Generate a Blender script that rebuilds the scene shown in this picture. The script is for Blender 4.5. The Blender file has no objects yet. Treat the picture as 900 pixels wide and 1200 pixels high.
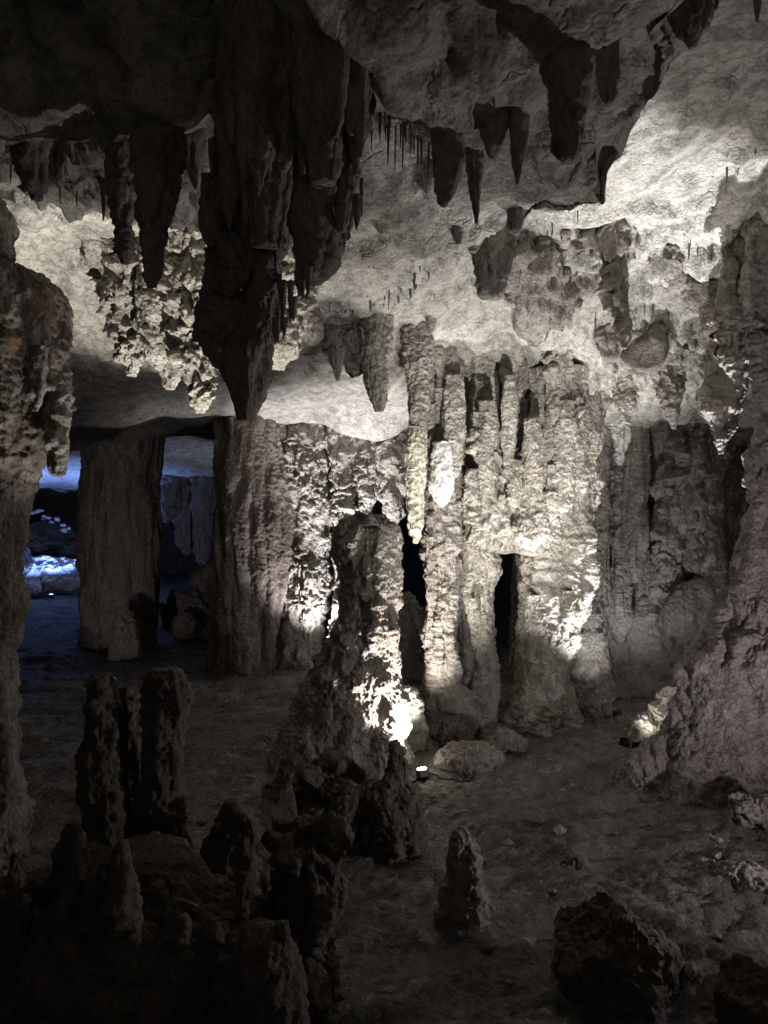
import bpy, math, random
import numpy as np
from mathutils import Vector

random.seed(7)
RNG = np.random.default_rng(11)
F, CX, CY, H = 867.0, 450.0, 600.0, 2.5          # lens of the photograph in its own pixels, eye height
SC = bpy.context.scene
COL = SC.collection

# ------------------------------------------------------------------ noise
_perm = RNG.permutation(256).astype(np.int32)
_perm = np.concatenate([_perm, _perm, _perm])
_g = RNG.normal(size=(256, 3)).astype(np.float32)
_g /= np.linalg.norm(_g, axis=1, keepdims=True)

def perlin(p):
    p = np.asarray(p, np.float32)
    i = np.floor(p).astype(np.int32)
    f = p - i
    i &= 255
    w = f * f * f * (f * (f * 6 - 15) + 10)
    out = 0
    for a in (0, 1):
        ha = _perm[i[:, 0] + a]
        wa = w[:, 0] if a else 1 - w[:, 0]
        for b in (0, 1):
            hb = _perm[ha + i[:, 1] + b]
            wb = wa * (w[:, 1] if b else 1 - w[:, 1])
            for c in (0, 1):
                g = _g[_perm[hb + i[:, 2] + c] & 255]
                wc = wb * (w[:, 2] if c else 1 - w[:, 2])
                out = out + wc * (g[:, 0] * (f[:, 0] - a) + g[:, 1] * (f[:, 1] - b) + g[:, 2] * (f[:, 2] - c))
    return out * 1.5

def S(p, sx, sy=None, sz=None, o=0.0):
    sy = sx if sy is None else sy
    sz = sx if sz is None else sz
    return p * np.array([sx, sy, sz], np.float32) + np.array([o, o * 1.7 + 3.1, o * 0.6 + 9.7], np.float32)

def fbm(p, n=4, gain=.5):
    a, t, k = 1.0, 0, 1.0
    for j in range(n):
        t = t + a * perlin(p * k + 17.3 * j)
        a *= gain; k *= 2.03
    return t

def billow(p, n=2):
    a, t, k = 1.0, 0, 1.0
    for j in range(n):
        t = t + a * np.abs(perlin(p * k + 11.9 * j))
        a *= .5; k *= 2.1
    return t

def ridged(p, n=2):
    a, t, k = 1.0, 0, 1.0
    for j in range(n):
        t = t + a * (1 - 2 * np.abs(perlin(p * k + 5.9 * j)))
        a *= .5; k *= 2.1
    return t

def smooth(a, b, x):
    t = np.clip((x - a) / (b - a), 0, 1)
    return t * t * (3 - 2 * t)

# ------------------------------------------------------------------ mesh helpers
def link_mesh(name, V, faces4, mat, parent=None, tris=None, smooth_shade=True):
    me = bpy.data.meshes.new(name)
    V = np.ascontiguousarray(V, np.float32)
    f4 = np.asarray(faces4, np.int32).reshape(-1, 4)
    f3 = np.zeros((0, 3), np.int32) if tris is None else np.asarray(tris, np.int32).reshape(-1, 3)
    nl = f4.size + f3.size
    me.vertices.add(len(V)); me.vertices.foreach_set('co', V.ravel())
    me.loops.add(nl); me.loops.foreach_set('vertex_index', np.concatenate([f4.ravel(), f3.ravel()]))
    me.polygons.add(len(f4) + len(f3))
    ls = np.concatenate([np.arange(len(f4)) * 4, f4.size + np.arange(len(f3)) * 3]).astype(np.int32)
    me.polygons.foreach_set('loop_start', ls)
    me.polygons.foreach_set('use_smooth', np.full(len(f4) + len(f3), smooth_shade))
    me.update(calc_edges=True); me.validate()
    me.materials.append(mat)
    o = bpy.data.objects.new(name, me); COL.objects.link(o)
    if parent is not None: o.parent = parent
    return o

def grid_faces(nr, nc, wrap):
    c = np.arange(nc if wrap else nc - 1)
    r = np.arange(nr - 1)
    R, Cc = np.meshgrid(r, c, indexing='ij')
    C2 = (Cc + 1) % nc
    return np.stack([R * nc + Cc, R * nc + C2, (R + 1) * nc + C2, (R + 1) * nc + Cc], -1).reshape(-1, 4)

def grid_normals(P, wrap):
    if wrap:
        du = np.roll(P, -1, 1) - np.roll(P, 1, 1)
    else:
        du = np.gradient(P, axis=1)
    dv = np.gradient(P, axis=0)
    n = np.cross(du, dv)
    n /= np.linalg.norm(n, axis=2, keepdims=True) + 1e-9
    return n

def tag(o, label=None, cat=None, group=None, kind=None):
    if label: o['label'] = label
    if cat: o['category'] = cat
    if group: o['group'] = group
    if kind: o['kind'] = kind
    return o

def at(px, py, d):
    return ((px - CX) / F * d, d, H - (py - CY) / F * d)

# ------------------------------------------------------------------ ceiling and floor shapes
def poly_sd(x, y, pts):
    d2 = np.full(x.shape, 1e9); inside = np.zeros(x.shape, bool)
    n = len(pts)
    for k in range(n):
        x0, y0 = pts[k]; x1, y1 = pts[(k + 1) % n]
        ex, ey = x1 - x0, y1 - y0
        t = np.clip(((x - x0) * ex + (y - y0) * ey) / (ex * ex + ey * ey + 1e-9), 0, 1)
        d2 = np.minimum(d2, (x - x0 - t * ex) ** 2 + (y - y0 - t * ey) ** 2)
        if y0 != y1:
            c = ((y0 > y) != (y1 > y)) & (x < ex * (y - y0) / (y1 - y0) + x0)
            inside ^= c
    s = np.sqrt(d2)
    return np.where(inside, -s, s)

def plan(pxs, z):
    out = []
    for px, py in pxs:
        d = (z - H) * F / (CY - py)
        out.append(((px - CX) / F * d, d))
    return out

Z1, Z2 = 4.32, 4.08
SHELF1 = plan([(-190, 245), (60, 245), (150, 262), (250, 275), (340, 300), (430, 325), (520, 296), (600, 272),
               (700, 255), (745, 250), (722, 222), (692, 190), (760, 148), (812, 90), (828, 40), (835, -150)], Z1) + [(3, -4), (-9, -4), (-9, 3.6)]
SHELF2 = plan([(-190, 196), (40, 190), (130, 205), (230, 185), (330, 230), (430, 140), (500, 166), (545, 186), (575, 140),
               (640, 104), (700, 66), (775, 20), (800, -40), (805, -200)], Z2) + [(2, -4), (-9, -4), (-9, 3.0)]
_CD = [-5, 3, 5, 6.3, 7.4, 8.3, 10, 12, 12.7, 14, 18, 27, 40]
_CZ = [5.2, 5.15, 5.1, 4.95, 4.62, 4.22, 3.98, 3.66, 3.76, 3.96, 3.66, 3.1, 2.6]

def zc_base(x, d):
    x = np.asarray(x, float); d = np.asarray(d, float)
    z = np.interp(d, _CD, _CZ)
    # right flank: the bright ceiling dips to a hanging lip, then a recess
    r = smooth(1.2, 2.6, x)
    z = z + .26 * np.exp(-((d - 12.2) / 1.2) ** 2) * perlin(np.stack([x * 1.15, 0 * x + .3, 0 * x + 7.7], -1).reshape(-1, 3)).reshape(x.shape)
    z = z - r * .38 * smooth(6.9, 8.9, d) * (1 - smooth(11.0, 12.2, d))
    q = np.stack([x, d, 0 * x], -1).reshape(-1, 3)
    n1 = (fbm(S(q, 2.2), 3) * .09).reshape(x.shape)
    s1 = poly_sd(x, d, SHELF1) + n1
    s2 = poly_sd(x, d, SHELF2) + n1 * 1.3
    k1 = 1 - smooth(-.10, .10, s1)
    k2 = 1 - smooth(-.12, .12, s2)
    edge = -.03 * np.exp(-(s1 / .25) ** 2)
    z = z + k1 * (Z1 - z + .12 * smooth(0, 1.5, -s1)) + edge
    z = z + k2 * (np.minimum(Z2 + .75 * smooth(.1, 1.1, -s2), z) - z)
    return z

def zf_base(x, d):
    x = np.asarray(x, float); d = np.asarray(d, float)
    q = np.stack([x, d, 0 * x], -1).reshape(-1, 3)
    z = (fbm(S(q, .55), 2) * .10).reshape(x.shape)
    # low bank running behind the lamp towards the right
    z = z + .10 * np.exp(-((d - 8.0 - .1 * x) / .5) ** 2) * smooth(.9, 1.4, x)
    z = z + .05 * smooth(9, 14, d)
    return z

def march(px, py, up=True):
    d = np.arange(1.4, 30, .02)
    x = (px - CX) / F * d
    zr = H - (py - CY) / F * d
    if up: hit = np.nonzero(zr >= zc_base(x, d))[0]
    else: hit = np.nonzero(zr <= zf_base(x, d))[0]
    return d[hit[0]] if len(hit) else 12.0

# ------------------------------------------------------------------ materials
def material(name, c1, c2, c3, rough=.85, bump=.5, scale=1.0, streak=0.0, spec=.25, stain=None, swirl=0.0, crack=False):
    m = bpy.data.materials.new(name); m.use_nodes = True
    nt = m.node_tree; N = nt.nodes; L = nt.links
    b = N['Principled BSDF']; b.inputs['Roughness'].default_value = rough
    b.inputs['Specular IOR Level'].default_value = spec
    tc = N.new('ShaderNodeTexCoord')
    mp = N.new('ShaderNodeMapping'); L.new(tc.outputs['Object'], mp.inputs['Vector'])
    mp.inputs['Scale'].default_value = (scale, scale, scale * (1 - streak))
    def noise(s, det, r=.6, dist=0., vec=None):
        n = N.new('ShaderNodeTexNoise'); n.inputs['Scale'].default_value = s
        n.inputs['Detail'].default_value = det; n.inputs['Roughness'].default_value = r
        n.inputs['Distortion'].default_value = dist
        L.new((vec or mp.outputs['Vector']), n.inputs['Vector']); return n.outputs['Fac']
    def ramp(v, a, b2):
        r = N.new('ShaderNodeMapRange'); r.interpolation_type = 'SMOOTHSTEP'
        r.inputs['From Min'].default_value = a; r.inputs['From Max'].default_value = b2
        L.new(v, r.inputs['Value']); return r.outputs['Result']
    def mix(f, a, b2):
        x = N.new('ShaderNodeMix'); x.data_type = 'RGBA'
        L.new(f, x.inputs['Factor'])
        for s, v in (('A', a), ('B', b2)):
            sk = [i for i in x.inputs if i.name == s and i.type == 'RGBA'][0]
            if isinstance(v, tuple): sk.default_value = (*v, 1)
            else: L.new(v, sk)
        return [o for o in x.outputs if o.type == 'RGBA'][0]
    big = ramp(noise(1.7, 4, .6, .4), .38, .62)
    mid = ramp(noise(9, 5, .68, .8), .42, .66)
    c = mix(big, c1, c2); c = mix(mid, c, c3)
    if stain:
        st = ramp(noise(3.1, 5, .7, 1.2), .58, .70)
        c = mix(st, c, stain)
    if swirl:
        wv = N.new('ShaderNodeTexWave'); wv.inputs['Scale'].default_value = 1.7; wv.inputs['Distortion'].default_value = 16
        wv.inputs['Detail'].default_value = 5; wv.inputs['Detail Scale'].default_value = 1.6; wv.inputs['Detail Roughness'].default_value = .62
        wv.bands_direction = 'DIAGONAL'
        L.new(mp.outputs['Vector'], wv.inputs['Vector'])
        ln = ramp(wv.outputs['Fac'], .0, .6)
        sw = N.new('ShaderNodeMapRange'); sw.inputs['To Min'].default_value = 1 - swirl; sw.inputs['To Max'].default_value = 1.0
        L.new(ln, sw.inputs['Value'])
        mx = N.new('ShaderNodeMix'); mx.data_type = 'RGBA'; mx.blend_type = 'MULTIPLY'; mx.inputs['Factor'].default_value = 1
        si = [i for i in mx.inputs if i.type == 'RGBA']; L.new(c, si[0]); L.new(sw.outputs['Result'], si[1])
        c = [o for o in mx.outputs if o.type == 'RGBA'][0]
    fine = noise(45, 4, .75)
    sp = ramp(fine, .36, .5)
    dk = N.new('ShaderNodeMix'); dk.data_type = 'RGBA'; dk.blend_type = 'MULTIPLY'
    dk.inputs['Factor'].default_value = .55
    ss = [i for i in dk.inputs if i.type == 'RGBA']
    L.new(c, ss[0]); 
    cr = N.new('ShaderNodeMapRange'); cr.inputs['To Min'].default_value = .35; cr.inputs['To Max'].default_value = 1.15
    L.new(sp, cr.inputs['Value']); L.new(cr.outputs['Result'], ss[1])
    L.new([o for o in dk.outputs if o.type == 'RGBA'][0], b.inputs['Base Color'])
    # bump: pits, grains and small nodules
    vo = N.new('ShaderNodeTexVoronoi'); vo.inputs['Scale'].default_value = 38; vo.feature = 'SMOOTH_F1'
    L.new(mp.outputs['Vector'], vo.inputs['Vector'])
    ma = N.new('ShaderNodeMath'); ma.operation = 'MULTIPLY_ADD'
    L.new(vo.outputs['Distance'], ma.inputs[0]); ma.inputs[1].default_value = -.6
    L.new(noise(28, 5, .7, .3), ma.inputs[2])
    hgt = ma.outputs[0]
    if crack:
        nz = N.new('ShaderNodeTexNoise'); nz.inputs['Scale'].default_value = 2.2; nz.inputs['Detail'].default_value = 4
        L.new(mp.outputs['Vector'], nz.inputs['Vector'])
        av = N.new('ShaderNodeVectorMath'); av.operation = 'MULTIPLY_ADD'; av.inputs[1].default_value = (.9, .9, .9)
        L.new(nz.outputs['Color'], av.inputs[0]); L.new(mp.outputs['Vector'], av.inputs[2])
        vc = N.new('ShaderNodeTexVoronoi'); vc.feature = 'DISTANCE_TO_EDGE'; vc.inputs['Scale'].default_value = 1.5
        L.new(av.outputs['Vector'], vc.inputs['Vector'])
        ck = ramp(vc.outputs['Distance'], 0.0, .022)
        ad = N.new('ShaderNodeMath'); ad.operation = 'MULTIPLY_ADD'; ad.inputs[1].default_value = .8
        L.new(ck, ad.inputs[0]); L.new(hgt, ad.inputs[2]); hgt = ad.outputs[0]
    bp = N.new('ShaderNodeBump'); bp.inputs['Strength'].default_value = bump; bp.inputs['Distance'].default_value = .05
    L.new(hgt, bp.inputs['Height'])
    b2 = N.new('ShaderNodeBump'); b2.inputs['Strength'].default_value = bump * .8; b2.inputs['Distance'].default_value = .02
    L.new(fine, b2.inputs['Height']); L.new(bp.outputs['Normal'], b2.inputs['Normal'])
    L.new(b2.outputs['Normal'], b.inputs['Normal'])
    return m

M = dict(
    ceiling=material('ceiling_limestone', (.41, .385, .34), (.49, .465, .42), (.33, .305, .265), bump=.5, stain=(.31, .275, .225), swirl=.3, crack=True),
    crust=material('brown_crust', (.20, .165, .14), (.27, .235, .20), (.14, .115, .095), bump=.6, streak=.6, stain=(.22, .14, .09), rough=.7),
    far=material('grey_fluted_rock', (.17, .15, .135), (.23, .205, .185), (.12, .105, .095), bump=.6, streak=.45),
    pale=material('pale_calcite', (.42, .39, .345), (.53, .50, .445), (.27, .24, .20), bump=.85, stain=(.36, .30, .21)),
    cream=material('lit_cream_calcite', (.55, .53, .44), (.62, .60, .52), (.40, .36, .26), bump=.6, streak=.5, stain=(.36, .30, .20)),
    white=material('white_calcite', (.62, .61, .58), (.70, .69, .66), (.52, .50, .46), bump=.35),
    grey=material('grey_limestone', (.28, .25, .225), (.35, .32, .285), (.19, .165, .145), bump=.65, stain=(.27, .20, .14), rough=.75),
    pink=material('mauve_flowstone', (.31, .27, .262), (.40, .355, .345), (.20, .17, .165), bump=.8, stain=(.24, .175, .14), rough=.75),
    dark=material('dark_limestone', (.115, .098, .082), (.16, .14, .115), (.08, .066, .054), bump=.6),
    hang=material('dark_hanging_rock', (.27, .245, .215), (.34, .31, .275), (.18, .155, .135), bump=.6, streak=.5),
    floor=material('cave_floor_earth', (.125, .113, .105), (.21, .195, .18), (.085, .075, .068), rough=.5, spec=.4, bump=.8, stain=(.36, .335, .30)),
    wall=material('cave_wall_rock', (.14, .125, .11), (.19, .17, .15), (.10, .088, .078), bump=.5),
)

def plain(name, col, rough=.5, metal=0., emit=None, es=0.):
    m = bpy.data.materials.new(name); m.use_nodes = True
    b = m.node_tree.nodes['Principled BSDF']
    n = m.node_tree.nodes.new('ShaderNodeTexNoise'); n.inputs['Scale'].default_value = 90
    r = m.node_tree.nodes.new('ShaderNodeMapRange'); r.inputs['To Min'].default_value = rough - .1; r.inputs['To Max'].default_value = rough + .15
    m.node_tree.links.new(n.outputs['Fac'], r.inputs['Value']); m.node_tree.links.new(r.outputs['Result'], b.inputs['Roughness'])
    b.inputs['Base Color'].default_value = (*col, 1); b.inputs['Metallic'].default_value = metal
    if emit:
        b.inputs['Emission Color'].default_value = (*emit, 1); b.inputs['Emission Strength'].default_value = es
    return m

# ------------------------------------------------------------------ rock bodies
STY = {
    # lobe, flute, fluteFreq, lump, lumpFreq, lump2, fbm
    'flute': dict(lobe=.24, flute=.085, ff=4.5, lump=.012, lf=9, fb=.03),
    'column': dict(lobe=.18, flute=.085, ff=4, lump=.045, lf=8, fb=.05),
    'popcorn': dict(lobe=.16, flute=.03, ff=4, lump=.11, lf=7, fb=.05),
    'cauli': dict(lobe=.16, flute=.03, ff=4, lump=.085, lf=12, fb=.05),
    'mound': dict(lobe=.12, flute=.05, ff=2.2, lump=.08, lf=5, fb=.06),
    'stal': dict(lobe=.14, flute=.025, ff=7, lump=.04, lf=11, fb=.03),
    'drip': dict(lobe=.18, flute=.03, ff=9, lump=.02, lf=14, fb=.015),
    'smooth': dict(lobe=.08, flute=.008, ff=9, lump=.012, lf=14, fb=.012),
}
_seed = [1.0]

def body(name, rows, d, style='column', mat='grey', ratio=.8, res=.014, parent=None, root=None, grow=1.0, shift=0.0, follow=False):
    """Closed rock body round a vertical axis at depth d; rows = (picture row, left, right)."""
    _seed[0] += 7.31; o = _seed[0]
    st = STY[style]
    rows = sorted(rows)
    dr = np.full(len(rows), float(d))
    if follow:                                   # crust that lies along the sloping ceiling
        for k, r in enumerate(rows):
            m_ = march((r[1] + r[2]) / 2, r[0]) - .05
            dr[k] = m_ if k == 0 else min(max(m_, dr[k - 1]), dr[k - 1] + .6)
        d = dr[0]
    z = np.array([H - (r[0] - CY) / F * e for r, e in zip(rows, dr)])
    xc = np.array([((r[1] + r[2]) / 2 - CX) / F * e for r, e in zip(rows, dr)])
    rx = np.array([(r[2] - r[1]) / 2 / F * e for r, e in zip(rows, dr)])
    yd = dr.copy()
    if root == 'ceil':
        zt = float(zc_base(np.array([xc[0]]), np.array([d]))[0]) + .12
        if zt > z[0] + .02:
            z = np.r_[zt, z]; xc = np.r_[xc[0], xc]; yd = np.r_[yd[0], yd]; rx = np.r_[rx[0] * 1.25, rx]
    if root in ('floor', 'both'):
        zb = float(zf_base(np.array([xc[-1]]), np.array([d]))[0]) - .15
        if zb < z[-1] - .02:
            z = np.r_[z, zb]; xc = np.r_[xc, xc[-1]]; yd = np.r_[yd, yd[-1]]; rx = np.r_[rx, rx[-1] * 1.06]
    if root == 'both':
        zt = float(zc_base(np.array([xc[0]]), np.array([d]))[0]) + .12
        if zt > z[0] + .02:
            z = np.r_[zt, z]; xc = np.r_[xc[0], xc]; yd = np.r_[yd[0], yd]; rx = np.r_[rx[0] * 1.1, rx]
    t = np.linspace(0, 1, 600)
    tz = (z[0] - z) / (z[0] - z[-1])
    k = 12
    ker = np.hanning(2 * k + 1); ker /= ker.sum()
    def sm(a):
        v = np.interp(t, tz, a)
        return np.convolve(np.pad(v, k, mode='edge'), ker, 'valid')
    X, R, Y = sm(xc), sm(rx), sm(yd); Zs = z[0] + (z[-1] - z[0]) * t
    al = np.r_[0, np.cumsum(np.hypot(np.diff(R), np.diff(Zs)))]
    nr = int(np.clip(al[-1] / res, 12, 520)); nc = int(np.clip(2 * math.pi * R.max() * .9 / res, 14, 560))
    s = np.linspace(0, al[-1], nr)
    X, R, Y, Zs = np.interp(s, al, X), np.interp(s, al, R), np.interp(s, al, Y), np.interp(s, al, Zs)
    th = np.linspace(0, 2 * math.pi, nc, endpoint=False)
    size = min(1.0, R.max() / .25) * grow
    ct, sn = np.cos(th)[None], np.sin(th)[None]
    q = np.stack([np.broadcast_to(ct, (nr, nc)), np.broadcast_to(sn, (nr, nc)), np.broadcast_to(Zs[:, None], (nr, nc))], -1).reshape(-1, 3)
    lob = (perlin(S(q, 1.3, 1.3, .9 / max(.3, R.max() * 3), o)) + .6 * perlin(S(q, 2.6, 2.6, 1.1, o + 4))).reshape(nr, nc)
    rr = R[:, None] * (1 + st['lobe'] * lob)
    P = np.stack([X[:, None] + rr * ct, Y[:, None] + shift + rr * ratio * sn, np.broadcast_to(Zs[:, None], (nr, nc))], -1)
    n = grid_normals(P, True)
    if ((n[:, :, 0] * ct + n[:, :, 1] * sn).mean()) < 0: n = -n
    p = P.reshape(-1, 3)
    f = 1 / max(.35, size)
    fade = np.minimum(1, R / (.12 * max(.3, size)) + .12)[:, None]
    D = st['flute'] * size * (ridged(S(p, st['ff'] * f, st['ff'] * f, st['ff'] * f * .13, o), 2)).reshape(nr, nc) * .6
    mask = .12 + .88 * smooth(-.2, .3, perlin(S(p, 1.9 * f, 1.9 * f, 1.3 * f, o=o + 2)).reshape(nr, nc))
    pw = p + (.10 / f) * np.stack([perlin(S(p, 4 * f, o=o + 3)), perlin(S(p, 4 * f, o=o + 5)), 1.5 * perlin(S(p, 3 * f, o=o + 7))], -1)
    D = D + st['lump'] * size * mask * (billow(S(pw, st['lf'] * f, st['lf'] * f, st['lf'] * f * .7, o), 3).reshape(nr, nc) - .3) * 1.5
    D = D + st['lump'] * size * 1.5 * (billow(S(pw, st['lf'] * f * .36, st['lf'] * f * .36, st['lf'] * f * .22, o + 11), 2).reshape(nr, nc) - .4)
    D = D + st['fb'] * size * fbm(S(p, 3.2 * f, o=o + 8), 3).reshape(nr, nc) * .7
    D = D + .015 * fbm(S(p, 24, o=o), 3, .6).reshape(nr, nc) * min(1, size * 1.3)
    P = P + n * (D * fade)[:, :, None]
    V = P.reshape(-1, 3)
    F4 = grid_faces(nr, nc, True)
    top = P[0].mean(0); bot = P[-1].mean(0)
    V = np.vstack([V, top, bot])
    i = np.arange(nc); j = (i + 1) % nc
    it, ib = nr * nc, nr * nc + 1
    T = np.vstack([np.stack([j, i, np.full(nc, it)], -1), np.stack([(nr - 1) * nc + i, (nr - 1) * nc + j, np.full(nc, ib)], -1)])
    return link_mesh(name, V, F4, M[mat] if isinstance(mat, str) else mat, parent, T)

def boulder(name, box, d, mat='grey', ratio=.8, cuts=7, rough=1.0, res=.014, parent=None, planes=()):
    """Angular boulder filling the picture box (x0,y0,x1,y1) at depth d, cut by random planes."""
    _seed[0] += 5.17; o = _seed[0]
    x0, y0, x1, y1 = box
    c = np.array(at((x0 + x1) / 2, (y0 + y1) / 2, d)); hx = (x1 - x0) / 2 / F * d; hz = (y1 - y0) / 2 / F * d
    nr = int(np.clip(math.pi * max(hx, hz) / res, 14, 260)); nc = nr * 2
    ph = np.linspace(.001, math.pi - .001, nr); th = np.linspace(0, 2 * math.pi, nc, endpoint=False)
    q = np.stack([np.sin(ph)[:, None] * np.cos(th), np.sin(ph)[:, None] * np.sin(th), np.repeat(np.cos(ph)[:, None], nc, 1)], -1)
    r = np.full((nr, nc), 1.12)
    rg = np.random.default_rng(int(o * 100))
    for k in range(cuts):
        nv = rg.normal(size=3); nv /= np.linalg.norm(nv)
        h = rg.uniform(.62, .95)
        dn = q @ nv
        r = np.where(dn > 1e-3, np.minimum(r, h / np.maximum(dn, 1e-3)), r)
    for nx, ny, nz, h in planes:
        dn = q @ (np.array([nx, ny, nz]) / math.sqrt(nx * nx + ny * ny + nz * nz))
        r = np.where(dn > 1e-3, np.minimum(r, h / np.maximum(dn, 1e-3)), r)
    qq = q.reshape(-1, 3)
    r = r * (1 + .16 * rough * fbm(S(qq, 1.4, o=o), 4).reshape(nr, nc)) + .05 * rough * (billow(S(qq, 4.5, o=o), 3).reshape(nr, nc) - .3)
    P = q * r[:, :, None]
    P /= np.abs(P).max((0, 1))
    P = P * np.array([hx, hx * ratio, hz]) + c
    sc = min(.014, .06 * hx)
    n = grid_normals(P, True); n *= np.sign((n * q).sum(-1).mean())
    P = P + n * (sc * 1.6 * fbm(S(P.reshape(-1, 3), 14, o=o), 4, .6).reshape(nr, nc))[:, :, None]
    V = np.vstack([P.reshape(-1, 3), P[0].mean(0), P[-1].mean(0)])
    i = np.arange(nc); j = (i + 1) % nc
    T = np.vstack([np.stack([j, i, np.full(nc, nr * nc)], -1), np.stack([(nr - 1) * nc + i, (nr - 1) * nc + j, np.full(nc, nr * nc + 1)], -1)])
    return link_mesh(name, V, grid_faces(nr, nc, True), M[mat], parent, T)

# ------------------------------------------------------------------ the setting
def sheet(name, zfun, disp, mat, d0, d1, nr, smax, nc, off):
    lg = np.geomspace(d0 + off, d1 + off, nr) - off
    s = np.linspace(-smax, smax, nc)
    D = np.repeat(lg[:, None], nc, 1); X = s[None] * (D + off * .8)
    Z = zfun(X, D)
    P = np.stack([X, D, Z], -1)
    n = grid_normals(P, False); n *= np.sign(n[..., 2].mean())
    P = P + n * disp(P.reshape(-1, 3)).reshape(nr, nc)[:, :, None]
    o = link_mesh(name, P.reshape(-1, 3), grid_faces(nr, nc, False), mat)
    return tag(o, kind='structure')

def ceil_disp(p):
    w = np.stack([perlin(S(p, .9, o=5)), perlin(S(p, .9, o=9)), 0 * p[:, 0]], -1)
    q = p + .35 * w
    far = smooth(8.6, 9.4, p[:, 1]) * (1 - smooth(1.0, 1.6, p[:, 0]))       # the smooth low vault behind
    t = .10 * fbm(S(p, .9, o=1), 3)
    t = t + (1 - .8 * far) * (.045 * ridged(S(q, 2.3, 1.3, 2.0, o=2), 3) * .6 + .03 * fbm(S(q, 7, 4, 7, o=3), 3))
    m = smooth(.05, .4, perlin(S(p, 1.1, o=21)))
    t = t - (1 - far) * m * .10 * billow(S(p, 6, o=4), 3)
    t = t + .007 * (1 - .6 * far) * fbm(S(p, 20, o=6), 3, .6)
    lay = 2.2 * perlin(S(q, .55, .8, .5, o=71)) + .5 * p[:, 1] + .45 * perlin(S(p, 1.8, o=72)) + .12 * perlin(S(p, 6, o=73))
    fr = lay - np.floor(lay)
    t = t + .075 * (1 - .8 * far) * (smooth(0, .9, fr) - smooth(.9, 1.0, fr) - .5)
    cz = smooth(.9, 1.5, p[:, 0]) * smooth(5.6, 6.2, p[:, 1]) * (1 - smooth(8.9, 9.4, p[:, 1])) + 0.0 * smooth(1.0, 1.5, -p[:, 0]) * smooth(5.2, 6, p[:, 1]) * (1 - smooth(8, 8.5, p[:, 1]))
    pw = p + .08 * np.stack([perlin(S(p, 4, o=51)), perlin(S(p, 4, o=52)), perlin(S(p, 4, o=53))], -1)
    pt = smooth(-.05, .18, perlin(S(p, 1.35, o=57)) + .4 * perlin(S(p, 3.4, o=58)))
    t = t - cz * pt * (.04 + .22 * (billow(S(pw, 3.6, 3.6, 3.6, o=54), 3) - .25))
    gro = perlin(S(q, 1.0, 1.0, 1.0, o=61)); 
    t = t + (1 - far) * .008 * np.sin(26 * (gro + .35 * p[:, 0] + .2 * p[:, 1])) * smooth(-.2, .3, perlin(S(p, .8, o=63)))
    t = t - .36 * np.exp(-((p[:, 0] + .3) / .62) ** 4 - ((p[:, 1] - 10.75) / .38) ** 2)
    return t

def floor_disp(p):
    q = p + .3 * np.stack([perlin(S(p, .8, o=5)), perlin(S(p, .8, o=9)), 0 * p[:, 0]], -1)
    t = .06 * fbm(S(q, 1.5, 2.6, 1, o=31), 4) + .05 * ridged(S(q, 1.8, 5.5, 1, o=32), 3) * .6
    return t + .02 * fbm(S(p, 14, o=33), 4, .6)

sheet('ceiling', zc_base, ceil_disp, M['ceiling'], -3.0, 32, 760, 1.0, 820, 5.0)
sheet('cave_floor', zf_base, floor_disp, M['floor'], -3.0, 32, 620, 1.0, 620, 5.0)

def cave_wall():
    pts = [(-6.5, -2.5), (-6.8, 3), (-8.5, 7), (-13, 13), (-17, 20), (-15, 27), (-8, 29), (0, 26), (3, 19), (3.2, 14), (5.2, 12.6), (7.6, 11.5), (8.2, 8), (7.4, 3), (7, -2.5)]
    a = np.array(pts, float); L_ = np.r_[0, np.cumsum(np.linalg.norm(np.diff(a, axis=0), axis=1))]
    u = np.linspace(0, L_[-1], 520); X = np.interp(u, L_, a[:, 0]); Y = np.interp(u, L_, a[:, 1])
    k = np.hanning(31); k /= k.sum()
    X = np.convolve(np.pad(X, 15, mode='edge'), k, 'valid'); Y = np.convolve(np.pad(Y, 15, mode='edge'), k, 'valid')
    zz = np.linspace(-.5, 6, 130)
    P = np.stack([np.repeat(X[None], 130, 0), np.repeat(Y[None], 130, 0), np.repeat(zz[:, None], 520, 1)], -1)
    n = grid_normals(P, False)
    p = P.reshape(-1, 3)
    t = .35 * fbm(S(p, .5, .5, .3, o=41), 4) + .12 * ridged(S(p, 1.6, 1.6, .3, o=42), 2) + .10 * billow(S(p, 2.5, o=43), 3)
    P = P + n * t.reshape(130, 520)[:, :, None]
    tag(link_mesh('cave_wall', P.reshape(-1, 3), grid_faces(130, 520, False), M['wall']), kind='structure')
cave_wall()

# ------------------------------------------------------------------ things
def T(o, label, cat, group=None):
    return tag(o, label, cat, group, 'thing')

# --- columns reaching from floor to ceiling
G_COL = 'limestone columns from floor to ceiling'
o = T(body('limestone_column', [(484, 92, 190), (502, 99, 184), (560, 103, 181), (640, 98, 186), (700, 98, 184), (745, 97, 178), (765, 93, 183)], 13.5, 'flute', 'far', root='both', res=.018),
      'dark grey fluted column standing alone in front of the blue lit chamber', 'column', G_COL)
o = T(body('limestone_column', [(478, 256, 334), (500, 254, 335), (560, 252, 332), (620, 256, 335), (700, 262, 330), (740, 250, 318), (795, 248, 314)], 11.3, 'flute', 'crust', root='both', grow=1.3),
      'brown vertically grooved column joined to the left of the white crusted one', 'column', G_COL)
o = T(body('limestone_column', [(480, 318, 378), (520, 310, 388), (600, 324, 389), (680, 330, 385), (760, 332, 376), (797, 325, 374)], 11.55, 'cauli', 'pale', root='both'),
      'column with a glaring white knobbly crust, lit from below by a hidden lamp', 'column', G_COL)
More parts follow.
